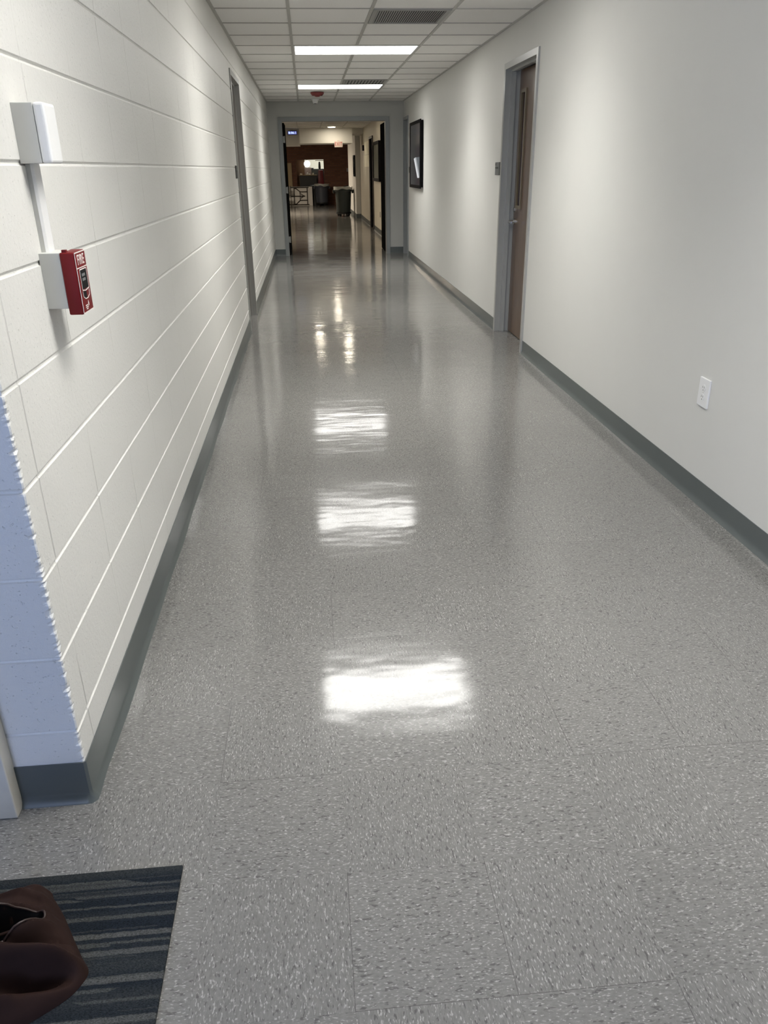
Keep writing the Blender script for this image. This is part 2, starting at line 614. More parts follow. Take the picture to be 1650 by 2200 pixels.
def grooved(bm, path, z0, z1, back):
    """path: points with inward offset direction; surface swept along it; arris points are chipped"""
    prof = groove_profile(z0, z1)
    chips = [(random.random() ** 2) * 0.0035 + (0.003 if random.random() < 0.06 else 0) for _ in prof]
    cols_ = []
    for (x, y), (dx, dy) in path:
        ar = abs(x - XL) < 0.006 and abs(y - YC) < 0.006
        cols_.append([bm.verts.new((x + dx * i - (c if ar else 0), y + dy * i + (c if ar else 0), z)) for (z, i), c in zip(prof, chips)])
    for a, b in zip(cols_, cols_[1:]):
        for k in range(len(prof) - 1):
            bm.faces.new((a[k], b[k], b[k + 1], a[k + 1]))
    return bm


def block_wall():
    bm = bmesh.new()
    # return face (facing the entry) with the long corridor face, ragged arris between them
    grooved(bm, [((-2.0, YC), (0, 1)), ((XL - 0.014, YC), (0, 1)), ((XL - 0.003, YC), (0, 1)), ((XL, YC + 0.003), (-1, 0)), ((XL, YC + 0.014), (-1, 0)), ((XL, LD0 + 0.012), (-1, 0))], 0, ceil_z, None)
    grooved(bm, [((XL, LD0 + 0.012), (-1, 0)), ((XL, LD1 - 0.012), (-1, 0))], LDT - 0.012, ceil_z, None)
    grooved(bm, [((XL, LD1 - 0.012), (-1, 0)), ((XL, YE), (-1, 0))], 0, ceil_z, None)
    bm_box(bm, -0.80, XL - 0.012, YC + 0.012, LD0 + 0.01, 0, ceil_z)
    bm_box(bm, -0.80, XL - 0.012, LD0 + 0.01, LD1 - 0.01, LDT - 0.01, ceil_z)
    bm_box(bm, -0.80, XL - 0.012, LD1 - 0.01, YE, 0, ceil_z)
    bm_box(bm, -0.84, -0.80, LD0 - 0.1, LD1 + 0.1, 0, ceil_z)
    bm_box(bm, -2.0, -0.80, YC + 0.012, YC + 0.2, 0, ceil_z)
    return bm


_b = block_wall()
_o = struct('wall_left', _b, 'block')
struct('wall_right', boxes((XR, XR + 0.16, -2.6, RD0 + 0.012, 0, ceil_z), (XR, XR + 0.16, RD0 + 0.012, RD1 - 0.012, RDT - 0.012, ceil_z),
                           (XR, XR + 0.16, RD1 - 0.012, 13.86, 0, ceil_z), (XR, XR + 0.16, 13.86, 14.47, 2.17, ceil_z),
                           (XR, XR + 0.16, 14.47, YE + 0.15, 0, ceil_z), (XR + 0.16, XR + 0.2, RD0 - 0.1, RD1 + 0.1, 0, ceil_z),
                           (XR + 0.16, XR + 0.2, 13.7, YE + 0.15, 0, ceil_z)), 'drywall')
struct('wall_end', boxes((-0.8, ED0 + 0.01, YE, YE + 0.15, 0, ceil_z), (ED0 + 0.01, ED1 - 0.01, YE, YE + 0.15, EDT - 0.01, ceil_z),
                         (ED1 - 0.01, XR, YE, YE + 0.15, 0, ceil_z)), 'endwall')
struct('wall_back', boxes((-2.0, -1.86, -2.7, -2.6, 0, ceil_z), (-0.74, 1.86, -2.7, -2.6, 0, ceil_z), (-1.86, -0.74, -2.7, -2.6, 2.12, ceil_z)), 'drywall')
struct('wall_entry', box(-2.0, -1.86, -2.6, YC, 0, ceil_z), 'drywall')
# entry doorway in the back wall
d = sroot('door_4', (-1.30, -2.65, 0))
obj('frame', boxes((-1.86, -1.80, -2.71, -2.59, 0, 2.12), (-0.80, -0.74, -2.71, -2.59, 0, 2.12), (-1.80, -0.80, -2.71, -2.59, 2.06, 2.12)), 'frame', d)

# ---- rubber cove base


def cove(bm, pts, h):
    """pts: list of (x, y, nx, ny): wall point and outward normal (mitred)"""
    prof = [(0.0, h), (0.0030, h), (0.0034, 0.030), (0.0060, 0.014), (0.0130, 0.004), (0.0150, 0.0), (0.0, 0.0)]
    cols_ = [[bm.verts.new((x + nx * o, y + ny * o, z)) for o, z in prof] for x, y, nx, ny in pts]
    for a, b in zip(cols_, cols_[1:]):
        for k in range(len(prof)):
            k2 = (k + 1) % len(prof)
            bm.faces.new((a[k], b[k], b[k2], a[k2]))
    for c in (cols_[0], cols_[-1]):
        bm.faces.new(c)
    return bm


bm = bmesh.new()
cr = [(-0.764, YC, 0, -1), (XL - 0.012, YC, 0, -1), (XL - 0.004, YC, 0.38, -0.92), (XL, YC + 0.004, 0.92, -0.38), (XL, YC + 0.012, 1, 0)]
yy = YC + 0.012
cr += [(XL, y, 1.0 + 0.22 * math.sin(y * 9.1) * math.sin(y * 2.3 + 1), 0) for y in [YC + 0.1 + 0.12 * k for k in range(49)]]
cr += [(XL, LD0, 1, 0)]
cove(bm, cr, BH_L)
cove(bm, [(XL, LD1, 1, 0), (XL, YE, 1, 0)], BH_L)
struct('baseboard_left', bm, 'base', smooth=True)
bm = bmesh.new()
cove(bm, [(XR, 13.86 - 0.02, -1, 0), (XR, RD1, -1, 0)], BH_R)
cove(bm, [(XR, RD0, -1, 0), (XR, -2.6, -1, 0)], BH_R)
struct('baseboard_right', bm, 'base', smooth=True)
bm = bmesh.new()
cove(bm, [(XL, YE, 0, -1), (ED0, YE, 0, -1)], 0.112)
cove(bm, [(ED1, YE, 0, -1), (XR, YE, 0, -1)], 0.112)
struct('baseboard_end', bm, 'base', smooth=True)

# ---- casing of the door beside the entry (left edge of the view)
struct('trim_3', box(-0.815, -0.764, 1.452, YC + 0.002, 0, ceil_z, bev=0.003), 'casing')

# ------------------------------------------------------------------ hollow-metal door frames


def frame_x(bm, xw, s, y0, y1, zt, face=0.045, proud=0.014, depth=0.14):
    """frame in a wall at x = xw; s = +1 when the room is on the +x side"""
    def X(a, b):
        p, q = xw + s * a, xw + s * b
        return (min(p, q), max(p, q))
    for ya, yb in ((y0, y0 + face), (y1 - face, y1)):
        bm_box(bm, *X(-0.001, proud), ya, yb, 0, zt)
    bm_box(bm, *X(-0.001, proud), y0 + face, y1 - face, zt - face, zt)
    for ya, yb in ((y0 + face - 0.025, y0 + face), (y1 - face, y1 - face + 0.025)):
        bm_box(bm, *X(-depth, -0.001), ya, yb, 0, zt - 0.02)
    bm_box(bm, *X(-depth, -0.001), y0 + face, y1 - face, zt - face, zt - 0.02)
    # stop half way down the throat
    for ya, yb in ((y0 + face, y0 + face + 0.016), (y1 - face - 0.016, y1 - face)):
        bm_box(bm, *X(-0.075, -0.035), ya, yb, 0, zt - face)
    bm_box(bm, *X(-0.075, -0.035), y0 + face + 0.016, y1 - face - 0.016, zt - face - 0.016, zt - face)
    return bm


# left door (seen only as its frame)
d = sroot('door_1', (XL, (LD0 + LD1) / 2, 0))
obj('frame', frame_x(bmesh.new(), XL, 1, LD0, LD1, LDT, face=0.045, proud=0.009), 'frame', d)
obj('leaf', box(XL - 0.13, XL - 0.086, LD0 + 0.05, LD1 - 0.05, 0.008, LDT - 0.055), 'door', d)
obj('door_handle', tube([(XL - 0.086, LD0 + 0.12, 0.98), (XL - 0.04, LD0 + 0.12, 0.98), (XL - 0.04, LD0 + 0.22, 0.98)], 0.010), 'steel', d, smooth=True)

# right door: brown veneer leaf with a narrow vision lite
d = sroot('door_2', (XR, (RD0 + RD1) / 2, 0))
obj('frame', frame_x(bmesh.new(), XR, -1, RD0, RD1, RDT), 'frame', d)
lx = XR + 0.112
LY0, LY1, LZ0, LZ1 = 6.905, 7.045, 1.085, 1.975
lf = obj('leaf', boxes((lx, lx + 0.044, RD0 + 0.054, LY0, 0.008, RDT - 0.054), (lx, lx + 0.044, LY1, RD1 - 0.058, 0.008, RDT - 0.054),
                       (lx, lx + 0.044, LY0, LY1, 0.008, LZ0), (lx, lx + 0.044, LY0, LY1, LZ1, RDT - 0.054)), 'door', d)
obj('vision_glass', box(lx + 0.018, lx + 0.026, LY0, LY1, LZ0, LZ1), 'darkglass', d)
obj('lite_frame', boxes((lx - 0.012, lx + 0.004, LY0 - 0.012, LY0 + 0.014, LZ0 - 0.012, LZ1 + 0.012),
                        (lx - 0.012, lx + 0.004, LY1 - 0.014, LY1 + 0.012, LZ0 - 0.012, LZ1 + 0.012),
                        (lx - 0.012, lx + 0.004, LY0 + 0.014, LY1 - 0.014, LZ0 - 0.012, LZ0 + 0.014),
                        (lx - 0.012, lx + 0.004, LY0 + 0.014, LY1 - 0.014, LZ1 - 0.014, LZ1 + 0.012)), 'lite', d)
hy, hz = 7.080, 0.965
hb = lathe([(0.0, 0), (0.026, 0), (0.026, 0.012), (0.012, 0.014), (0.012, 0.055), (0.0, 0.055)], 0, 0, 20, cap=False)
hb.transform(Matrix.Translation((lx, hy, hz)) @ Matrix.Rotation(R(-90), 4, 'Y'))
h = obj('door_handle', hb, 'steel', d, smooth=True)
obj('lever', tube([(lx - 0.050, hy + 0.004, hz), (lx - 0.056, hy - 0.02, hz), (lx - 0.056, hy - 0.10, hz - 0.002)], [0.011, 0.0105, 0.008], seg=10), 'steel', h, smooth=True)
kb = lathe([(0.0, 0), (0.022, 0), (0.020, 0.012), (0.0, 0.014)], 0, 0, 20, cap=False)
kb.transform(Matrix.Translation((lx, hy + 0.02, 1.062)) @ Matrix.Rotation(R(-90), 4, 'Y'))
obj('lock_cylinder', kb, 'steel', d, smooth=True)

# far right door, frame only, beside the end wall
d = sroot('door_3', (XR, 14.165, 0))
obj('frame', frame_x(bmesh.new(), XR, -1, 13.84, 14.49, 2.185, face=0.045, proud=0.016), 'jamb', d)
obj('leaf', box(XR + 0.1, XR + 0.14, 13.89, 14.44, 0.008, 2.13), 'rail', d)

# double doorway in the end wall, both leaves swung away into the lobby
d = sroot('door_5', (0.512, YE, 0))
bm = bmesh.new()
F = 0.065
bm_box(bm, ED0, ED0 + F, YE - 0.018, YE + 0.17, 0, EDT)
bm_box(bm, ED1 - F, ED1, YE - 0.018, YE + 0.17, 0, EDT)
bm_box(bm, ED0 + F, ED1 - F, YE - 0.018, YE + 0.17, EDT - F, EDT)
obj('frame', bm, 'jamb', d)
for x0, x1, s in ((ED0 + F - 0.012, ED0 + F + 0.030, 1), (ED1 - F + 0.008, ED1 - F + 0.050, -1)):
    lf = obj('leaf', box(x0, x1, YE + 0.185, YE + 1.07, 0.01, EDT - F - 0.01), 'leafblack', d)
    for z in (0.26, 1.08, 1.88):
        hb = lathe([(0.0075, z - 0.055), (0.0075, z + 0.055)], (x0 if s < 0 else x1) - s * 0.002, YE + 0.175, 12)
        bm_box(hb, min(x0, x1) - 0.004, max(x0, x1) + 0.004, YE + 0.168, YE + 0.186, z - 0.05, z + 0.05)
        obj('hinge', hb, 'frame', lf)

# ------------------------------------------------------------------ ceiling fittings


def troffer(y0, y1, label):
    x0, x1 = cols[0] + 0.012, cols[2] - 0.012
    t = thing('ceiling_light', ((x0 + x1) / 2, (y0 + y1) / 2, ZC), label, 'light', 'ceiling light panels of the corridor')
    obj('diffuser', box(x0 + 0.012, x1 - 0.012, y0 + 0.020, y1 - 0.020, ZC + 0.0005, ZC + 0.004), 'diffuser', t)
    obj('frame', boxes((x0, x0 + 0.012, y0 + 0.0085, y1 - 0.0085, ZC - 0.001, ZC + 0.005), (x1 - 0.012, x1, y0 + 0.0085, y1 - 0.0085, ZC - 0.001, ZC + 0.005),
                       (x0 + 0.012, x1 - 0.012, y0 + 0.0085, y0 + 0.020, ZC - 0.001, ZC + 0.005),
                       (x0 + 0.012, x1 - 0.012, y1 - 0.020, y1 - 0.0085, ZC - 0.001, ZC + 0.005)), 'white', t)
    a = area('lamp', (0, 0, -0.0005), (0, 0, 0), x1 - x0 - 0.03, y1 - y0 - 0.045, TROFFER_W, (1.0, 0.985, 0.945), spread=118)
    a.parent = t
    return t


t0 = troffer(8.151, 8.741, 'lit rectangular ceiling panel, the nearer of the two in view, past the slatted vent')
for (a, b), lb in (((11.70, 12.30), 'lit rectangular ceiling panel, the farther of the two, just before the red ceiling alarm'),
                   ((4.76, 5.35), 'lit rectangular ceiling panel overhead, mirrored as the nearest bright patch on the floor'),
                   ((1.45, 2.04), 'lit rectangular ceiling panel overhead at the near end of the corridor')):
    dup(t0, (t0.location.x, (a + b) / 2, ZC), lb)


def vent(x0, x1, y0, y1, n, label):
    t = thing('ceiling_vent', ((x0 + x1) / 2, (y0 + y1) / 2, ZC), label, 'vent')
    obj('backing', box(x0 + 0.02, x1 - 0.02, y0 + 0.02, y1 - 0.02, ZC + 0.003, ZC + 0.0055), 'ventdark', t)
    e = 0.032
    obj('frame', boxes((x0, x0 + e, y0, y1, ZC - 0.004, ZC + 0.005), (x1 - e, x1, y0, y1, ZC - 0.004, ZC + 0.005),
                       (x0 + e, x1 - e, y0, y0 + e, ZC - 0.004, ZC + 0.005), (x0 + e, x1 - e, y1 - e, y1, ZC - 0.004, ZC + 0.005)), 'vent', t)
    st = (x1 - x0 - 2 * e) / n
    for i in range(n):
        xa = x0 + e + st * (i + 0.12)
        b = bmesh.new()
        prism(b, [(xa, ZC - 0.003), (xa + 0.003, ZC - 0.003), (xa + st * 0.62 + 0.003, ZC + 0.003), (xa + st * 0.62, ZC + 0.003)], 'y', y0 + e, y1 - e)
        obj('slat', b, 'vent', t)
    return t


vent(cols[1] + 0.014, cols[2] - 0.014, 6.391, 6.962, 30, 'square slatted grey return vent in the ceiling nearest the viewer')
vent(cols[1] + 0.014, cols[2] - 0.014, 11.113, 11.69, 12, 'square ceiling vent half hidden behind the farther lit panel')

# red ceiling horn and small white detector
t = thing('ceiling_alarm', (0.225, 12.80, ZC), 'round red alarm on the ceiling just past the farther lit panel', 'alarm')
obj('housing', lathe([(0.0, ZC), (0.098, ZC), (0.098, ZC - 0.018), (0.074, ZC - 0.044), (0.0, ZC - 0.050)], 0.225, 12.80, 32, cap=False), 'maroon', t, smooth=True)
obj('lens', lathe([(0.040, ZC - 0.046), (0.036, ZC - 0.056), (0.018, ZC - 0.059), (0.0, ZC - 0.059)], 0.225, 12.80, 20, cap=False), 'maroon', t, smooth=True)
t = thing('smoke_detector', (0.21, 14.0, ZC), 'small white detector on the ceiling above the double doorway', 'detector')
obj('base', lathe([(0.0, ZC), (0.062, ZC), (0.060, ZC - 0.014), (0.0, ZC - 0.016)], 0.21, 14.0, 28, cap=False), 'white', t, smooth=True)
obj('sensor_cap', lathe([(0.046, ZC - 0.014), (0.044, ZC - 0.045), (0.030, ZC - 0.062), (0.0, ZC - 0.062)], 0.21, 14.0, 24, cap=False), 'white', t, smooth=True)
obj('sensor_grille', lathe([(0.022, ZC - 0.0615), (0.020, ZC - 0.068), (0.0, ZC - 0.068)], 0.21, 14.0, 16, cap=False), 'slot', t, smooth=True)

# ------------------------------------------------------------------ left wall fittings
t = thing('junction_box', (XL, 1.886, 1.429), 'white surface box with raised cover high on the block wall above the red alarm', 'box')
obj('box_body', box(XL - 0.001, XL + 0.044, 1.847, 1.924, 1.429, 1.544, bev=0.0012), 'boxgrey', t)
obj('cover', box(XL + 0.044, XL + 0.067, 1.846, 1.926, 1.4285, 1.545, bev=0.006, seg=3), 'white', t)
cr = thing('raceway', (XL, 1.897, 1.25), 'narrow white cable raceway running down the block wall between two boxes', 'raceway')
obj('channel', box(XL - 0.001, XL + 0.010, 1.872, 1.922, 1.2475, 1.4290, bev=0.001), 'boxgrey', cr)
bm = bmesh.new()
prism(bm, [(1.872, XL + 0.010), (1.922, XL + 0.010), (1.918, XL + 0.016), (1.876, XL + 0.016)], 'z', 1.2475, 1.4290)
for v in bm.verts:
    v.co = Vector((v.co.y, v.co.x, v.co.z))
obj('cover_strip', bm, 'white', cr)

t = thing('fire_alarm_pull_station', (XL, 1.893, 1.112), 'red pull station reading FIRE on a white box on the left block wall', 'fire alarm')
obj('mounting_box', box(XL - 0.001, XL + 0.045, 1.849, 1.938, 1.126, 1.2475, bev=0.0012), 'boxgrey', t)
bm = box(XL + 0.045, XL + 0.077, 1.846, 1.936, 1.112, 1.248, bev=0.0035, seg=3)
hs = obj('housing', bm, 'red', t, smooth=True)
obj('hinge_tab', boxes((XL + 0.050, XL + 0.060, 1.850, 1.860, 1.248, 1.2535)), 'red', hs)
fx = XL + 0.0772
y0, y1, z0, z1 = 1.848, 1.934, 1.114, 1.246


def strip(bm, p, q, wd, x=fx, th=0.0006):
    p, q = Vector((x, *p)), Vector((x, *q))
    dd = (q - p).normalized()
    nn = Vector((0, -dd.z, dd.y)) * wd / 2
    a = [p + nn, p - nn, q - nn, q + nn]
    A = [bm.verts.new(v) for v in a]
    B = [bm.verts.new(v + Vector((th, 0, 0))) for v in a]
    for i in range(4):
        bm.faces.new((A[i], A[(i + 1) % 4], B[(i + 1) % 4], B[i]))
    bm.faces.new(A)
    bm.faces.new(B)


def outline(bm, pts, wd, closed=True, x=fx):
    n = len(pts)
    for i in range(n if closed else n - 1):
        strip(bm, pts[i], pts[(i + 1) % n], wd, x)


bm = bmesh.new()
outline(bm, [(y0, z0), (y1, z0), (y1, z1), (y0, z1)], 0.0024)
strip(bm, (y0, 1.2125), (y1, 1.2125), 0.0018)
obj('border_line', bm, 'mark', hs)
obj('lettering', text_bm('FIRE', 0.0315, face_matrix((fx, (y0 + y1) / 2, 1.2285), (0, 1, 0), (0, 0, 1)), 0.0006, 0.88), 'mark', hs)
pl = obj('pull_handle', box(fx - 0.0005, fx + 0.0012, 1.868, 1.918, 1.1655, 1.2065, bev=0.0005), 'black', t)
bm = bmesh.new()
outline(bm, [(1.866, 1.164), (1.890, 1.161), (1.920, 1.164), (1.920, 1.2085), (1.866, 1.2085)], 0.0020, x=fx + 0.0004)
outline(bm, [(1.866, 1.161), (1.868, 1.149), (1.882, 1.143), (1.902, 1.143), (1.918, 1.149), (1.920, 1.161)], 0.0018, False)
obj('handle_outline', bm, 'mark', hs)
bm = bmesh.new()
prism(bm, [(1.8675, 1.160), (1.8695, 1.1500), (1.882, 1.1445), (1.895, 1.1445), (1.895, 1.160)], 'x', fx - 0.0002, fx + 0.0004)
obj('handle_lip', bm, 'black', hs)
bm = bmesh.new()
for zc in (1.196, 1.186):
    bm_box(bm, fx + 0.0012, fx + 0.0016, 1.876, 1.902, zc - 0.003, zc + 0.003)
obj('handle_print', bm, 'grey', pl)
bm = bmesh.new()
prism(bm, [(1.896, 1.126), (1.9005, 1.1265), (1.9015, 1.131), (1.898, 1.138), (1.8945, 1.131)], 'x', fx, fx + 0.0005)
for zc, a, b in ((1.1285, 1.872, 1.890), (1.1245, 1.872, 1.893), (1.1205, 1.876, 1.890)):
    bm_box(bm, fx, fx + 0.0005, a, b, zc - 0.0011, zc + 0.0011)
obj('emblem', bm, 'mark', hs)
bm = lathe([(0.0, 0.0), (0.0075, 0.0), (0.0075, 0.010), (0.0, 0.011)], 0, 0, 16, cap=False)
bm.transform(Matrix.Translation((XL + 0.066, 1.936, 1.128)) @ Matrix.Rotation(R(-90), 4, 'X'))
obj('key_lock', bm, 'black', t, smooth=True)

# room sign by the left door
def room_sign(y0, y1, z0, z1, xw, s, label, cols_=('signgrey', 'signdark')):
    t = thing('room_sign', (xw, (y0 + y1) / 2, z0), label, 'sign')
    a, b = sorted((xw - s * 0.001, xw + s * 0.006))
    obj('plate', box(a, b, y0, y1, z0, z1, bev=0.001), cols_[0], t)
    a, b = sorted((xw + s * 0.006, xw + s * 0.0072))
    W, H = y1 - y0, z1 - z0
    bm = boxes((a, b, y0, y0 + W * 0.16, z0, z1) if s < 0 else (a, b, y0, y0 + W * 0.10, z0, z1))
    obj('edge_band', bm, cols_[1], t)
    bm = boxes((a, b, y0 + W * 0.42, y0 + W * 0.66, z0 + H * 0.50, z0 + H * 0.63), (a, b, y0 + W * 0.74, y0 + W * 0.97, z0 + H * 0.50, z0 + H * 0.63))
    obj('text_row', bm, cols_[1], t)
    obj('symbol', boxes((a, b, y0 + W * 0.80, y0 + W * 0.97, z0 + H * 0.74, z0 + H * 0.92)), cols_[1], t)
    return t


room_sign(7.27, 7.42, 1.345, 1.447, XL, 1, 'small black room sign on the block wall just before the left door frame', ('signdark', 'slot'))
room_sign(7.235, 7.425, 1.340, 1.445, XR, -1, 'small grey room sign on the right wall beside the brown door')
room_sign(13.60, 13.73, 1.335, 1.425, XR, -1, 'tiny dark room sign on the right wall just beyond the wall screen', ('signdark', 'slot'))

# ------------------------------------------------------------------ right wall fittings
t = thing('wall_screen', (XR, 12.66, 1.13), 'black framed flat screen hanging on the right wall with a bright slanted patch', 'screen')
sx = 1.655
obj('back_case', box(sx + 0.012, XR - 0.002, 12.10, 13.26, 1.145, 2.030), 'black', t)
obj('bezel', boxes((sx - 0.004, sx + 0.012, 12.07, 12.12, 1.128, 2.042), (sx - 0.004, sx + 0.012, 13.24, 13.29, 1.128, 2.042),
                   (sx - 0.004, sx + 0.012, 12.12, 13.24, 1.128, 1.170), (sx - 0.004, sx + 0.012, 12.12, 13.24, 2.000, 2.042)), 'black', t)
sc = obj('display', box(sx + 0.002, sx + 0.012, 12.12, 13.24, 1.170, 2.000), 'screen', t)
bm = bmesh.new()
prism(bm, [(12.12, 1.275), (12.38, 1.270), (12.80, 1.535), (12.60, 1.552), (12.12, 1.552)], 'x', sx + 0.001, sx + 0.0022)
pg = obj('slanted_patch', bm, 'glow_patch', sc)
# set the patch's own origin at its lower near corner so its gradient follows the patch
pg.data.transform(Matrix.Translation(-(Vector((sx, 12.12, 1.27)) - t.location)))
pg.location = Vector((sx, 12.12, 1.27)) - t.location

t = thing('wall_outlet', (XR, 3.152, 0.43), 'white electrical outlet plate low on the right wall', 'outlet')
obj('plate', box(XR - 0.0085, XR + 0.001, 3.106, 3.196, 0.425, 0.552, bev=0.003, seg=2), 'white', t)
for zc in (0.468, 0.509):
    bm = lathe([(0.0, 0), (0.0165, 0), (0.0165, 0.0018), (0.0, 0.0018)], 0, 0, 24, cap=False)
    bm.transform(Matrix.Translation((XR - 0.0085, 3.151, zc)) @ Matrix.Rotation(R(-90), 4, 'Y'))
    r = obj('receptacle', bm, 'white', t, smooth=True)
    obj('slot', boxes((XR - 0.0108, XR - 0.0100, 3.1565, 3.1585, zc, zc + 0.009), (XR - 0.0108, XR - 0.0100, 3.1435, 3.1455, zc, zc + 0.009),
                      (XR - 0.0108, XR - 0.0100, 3.149, 3.153, zc - 0.010, zc - 0.006)), 'slot', r)
bm = lathe([(0.0, 0), (0.003, 0), (0.002, 0.001), (0.0, 0.001)], 0, 0, 12, cap=False)
bm.transform(Matrix.Translation((XR - 0.0085, 3.151, 0.4885)) @ Matrix.Rotation(R(-90), 4, 'Y'))
obj('screw', bm, 'steel', t)

# ------------------------------------------------------------------ mat and bag
t = obj('entry_mat', box(-1.60, -0.348, 0.20, 1.266, 0, 0.009, bev=0.002), 'carpet', loc=(-0.97, 0.73, 0))
tag(t, 'dark slate striped carpet mat on the floor at the entry', 'mat')

OUT = [(-0.627, 1.222), (-0.606, 1.203), (-0.574, 1.160), (-0.548, 1.118), (-0.515, 1.066), (-0.492, 1.030), (-0.503, 0.998), (-0.525, 0.974), (-0.580, 0.938),
       (-0.66, 0.90), (-0.78, 0.885), (-0.89, 0.94), (-0.93, 1.05), (-0.88, 1.14), (-0.80, 1.185), (-0.71, 1.205)]


def closed_spline(pts, n):
    out = []
    m = len(pts)
    for i in range(m):
        p0, p1, p2, p3 = (Vector(pts[(i + k - 1) % m]) for k in range(4))
        for j in range(n):
            u = j / n
            out.append(0.5 * ((2 * p1) + (-p0 + p2) * u + (2 * p0 - 5 * p1 + 4 * p2 - p3) * u * u + (-p0 + 3 * p1 - 3 * p2 + p3) * u ** 3))
    return out


def smoothstep(a, b, x):
    x = max(0, min(1, (x - a) / (b - a)))
    return x * x * (3 - 2 * x)


MC, MA, MB, MROT = Vector((-0.660, 1.062)), 0.088, 0.036, R(30)     # mouth of the bag


def bag_h(p, rr, th):
    h = 0.104 * (1 - rr ** 2.2) ** 0.7 if rr < 1 else 0
    # two long folds running back from the pointed corner and cross creases
    for (a, b, wd, am) in (((-0.50, 1.03), (-0.86, 0.985), 0.020, 0.036), ((-0.52, 1.045), (-0.82, 1.005), 0.013, -0.034), ((-0.515, 1.005), (-0.85, 0.945), 0.017, -0.056),
                           ((-0.545, 1.10), (-0.62, 1.05), 0.009, 0.014), ((-0.53, 1.075), (-0.61, 1.035), 0.007, -0.016),
                           ((-0.61, 1.19), (-0.58, 1.11), 0.012, 0.012), ((-0.52, 1.045), (-0.68, 1.012), 0.007, 0.012), ((-0.515, 1.02), (-0.64, 0.965), 0.009, -0.020),
                           ((-0.56, 1.13), (-0.64, 1.11), 0.007, -0.012), ((-0.58, 1.16), (-0.70, 1.165), 0.010, 0.014), ((-0.60, 0.955), (-0.85, 0.90), 0.008, 0.014),
                           ((-0.53, 1.00), (-0.72, 0.945), 0.007, 0.012), ((-0.57, 1.145), (-0.555, 1.09), 0.006, -0.008), ((-0.62, 1.205), (-0.76, 1.185), 0.009, 0.010)):
        A, B = Vector(a), Vector(b)
        q = (p - A).dot(B - A) / (B - A).length_squared
        qq = max(0, min(1, q))
        dist = (p - A - (B - A) * qq).length
        h += am * math.exp(-(dist / wd) ** 2) * smoothstep(1.0, 0.8, rr)
    d = p - MC
    c, s = math.cos(MROT), math.sin(MROT)
    e = math.hypot((d.x * c + d.y * s) / MA, (-d.x * s + d.y * c) / MB)
    h += 0.016 * math.exp(-((e - 1.12) / 0.22) ** 2)
    h -= 0.085 * smoothstep(1.0, 0.55, e)
    h += 0.006 * math.sin(41 * p.x + 23 * p.y) * math.sin(29 * p.y - 17 * p.x) * smoothstep(1.0, 0.85, rr)
    return max(0.0, h)


sp = closed_spline(OUT, 10)
ctr = Vector((-0.69, 1.05))
t = thing('brown_bag', (ctr.x, ctr.y, 0.009), 'crumpled dark brown bag lying open on the striped mat', 'bag')
bm = bmesh.new()
NR, NT_ = 46, len(sp)
rings = []
for i in range(NR + 1):
    rr = (1 - i / NR)
    ring = []
    for k, q in enumerate(sp):
        p = ctr + (q - ctr) * rr
        bulge = 1 + 0.0 * rr
        ring.append(bm.verts.new((p.x, p.y, 0.010 + bag_h(p, rr, k))))
    rings.append(ring)
    if i == NR - 1:
        break
cv = bm.verts.new((ctr.x, ctr.y, 0.010 + bag_h(ctr, 0, 0)))
for a, b in zip(rings, rings[1:]):
    for k in range(NT_):
        bm.faces.new((a[k], a[(k + 1) % NT_], b[(k + 1) % NT_], b[k]))
for k in range(NT_):
    bm.faces.new((rings[-1][k], rings[-1][(k + 1) % NT_], cv))
bm.faces.new(rings[0][::-1])
obj('bag_body', bm, 'bag', t, smooth=True)
# black lining seen in the mouth, piping round it, a folded inner flap
c, s = math.cos(MROT), math.sin(MROT)


def mouth(e, a):
    x, y = MA * e * math.cos(a), MB * e * math.sin(a)
    return Vector((MC.x + x * c - y * s, MC.y + x * s + y * c))


def rel(p):
    # radial parameter of p inside the outline
    best = 1.0
    v = p - ctr
    an = math.atan2(v.y, v.x)
    q = min(sp, key=lambda z: abs(math.atan2(math.sin(math.atan2(z.y - ctr.y, z.x - ctr.x) - an), math.cos(math.atan2(z.y - ctr.y, z.x - ctr.x) - an))))
    return min(1, v.length / (q - ctr).length)


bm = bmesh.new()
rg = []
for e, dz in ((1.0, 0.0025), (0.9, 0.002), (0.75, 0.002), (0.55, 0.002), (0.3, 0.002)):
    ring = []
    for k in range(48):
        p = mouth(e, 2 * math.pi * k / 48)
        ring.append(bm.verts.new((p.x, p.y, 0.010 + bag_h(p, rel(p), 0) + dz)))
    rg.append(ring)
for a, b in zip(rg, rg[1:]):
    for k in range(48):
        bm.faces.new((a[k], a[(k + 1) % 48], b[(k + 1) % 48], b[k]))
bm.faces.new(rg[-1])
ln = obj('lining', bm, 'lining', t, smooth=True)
pts = []
for k in range(48):
    p = mouth(1.02, 2 * math.pi * k / 48)
    pts.append((p.x, p.y, 0.010 + bag_h(p, rel(p), 0) + 0.003))
obj('piping', tube(pts, 0.0022, closed=True), 'bagrim', t, smooth=True)
m0, m1 = mouth(0.75, R(160)), mouth(0.85, R(330))
obj('inner_strap', tube([(m0.x, m0.y, 0.075), ((m0.x + m1.x) / 2, (m0.y + m1.y) / 2 + 0.004, 0.088), (m1.x, m1.y, 0.092)], 0.003), 'bag', t, smooth=True)

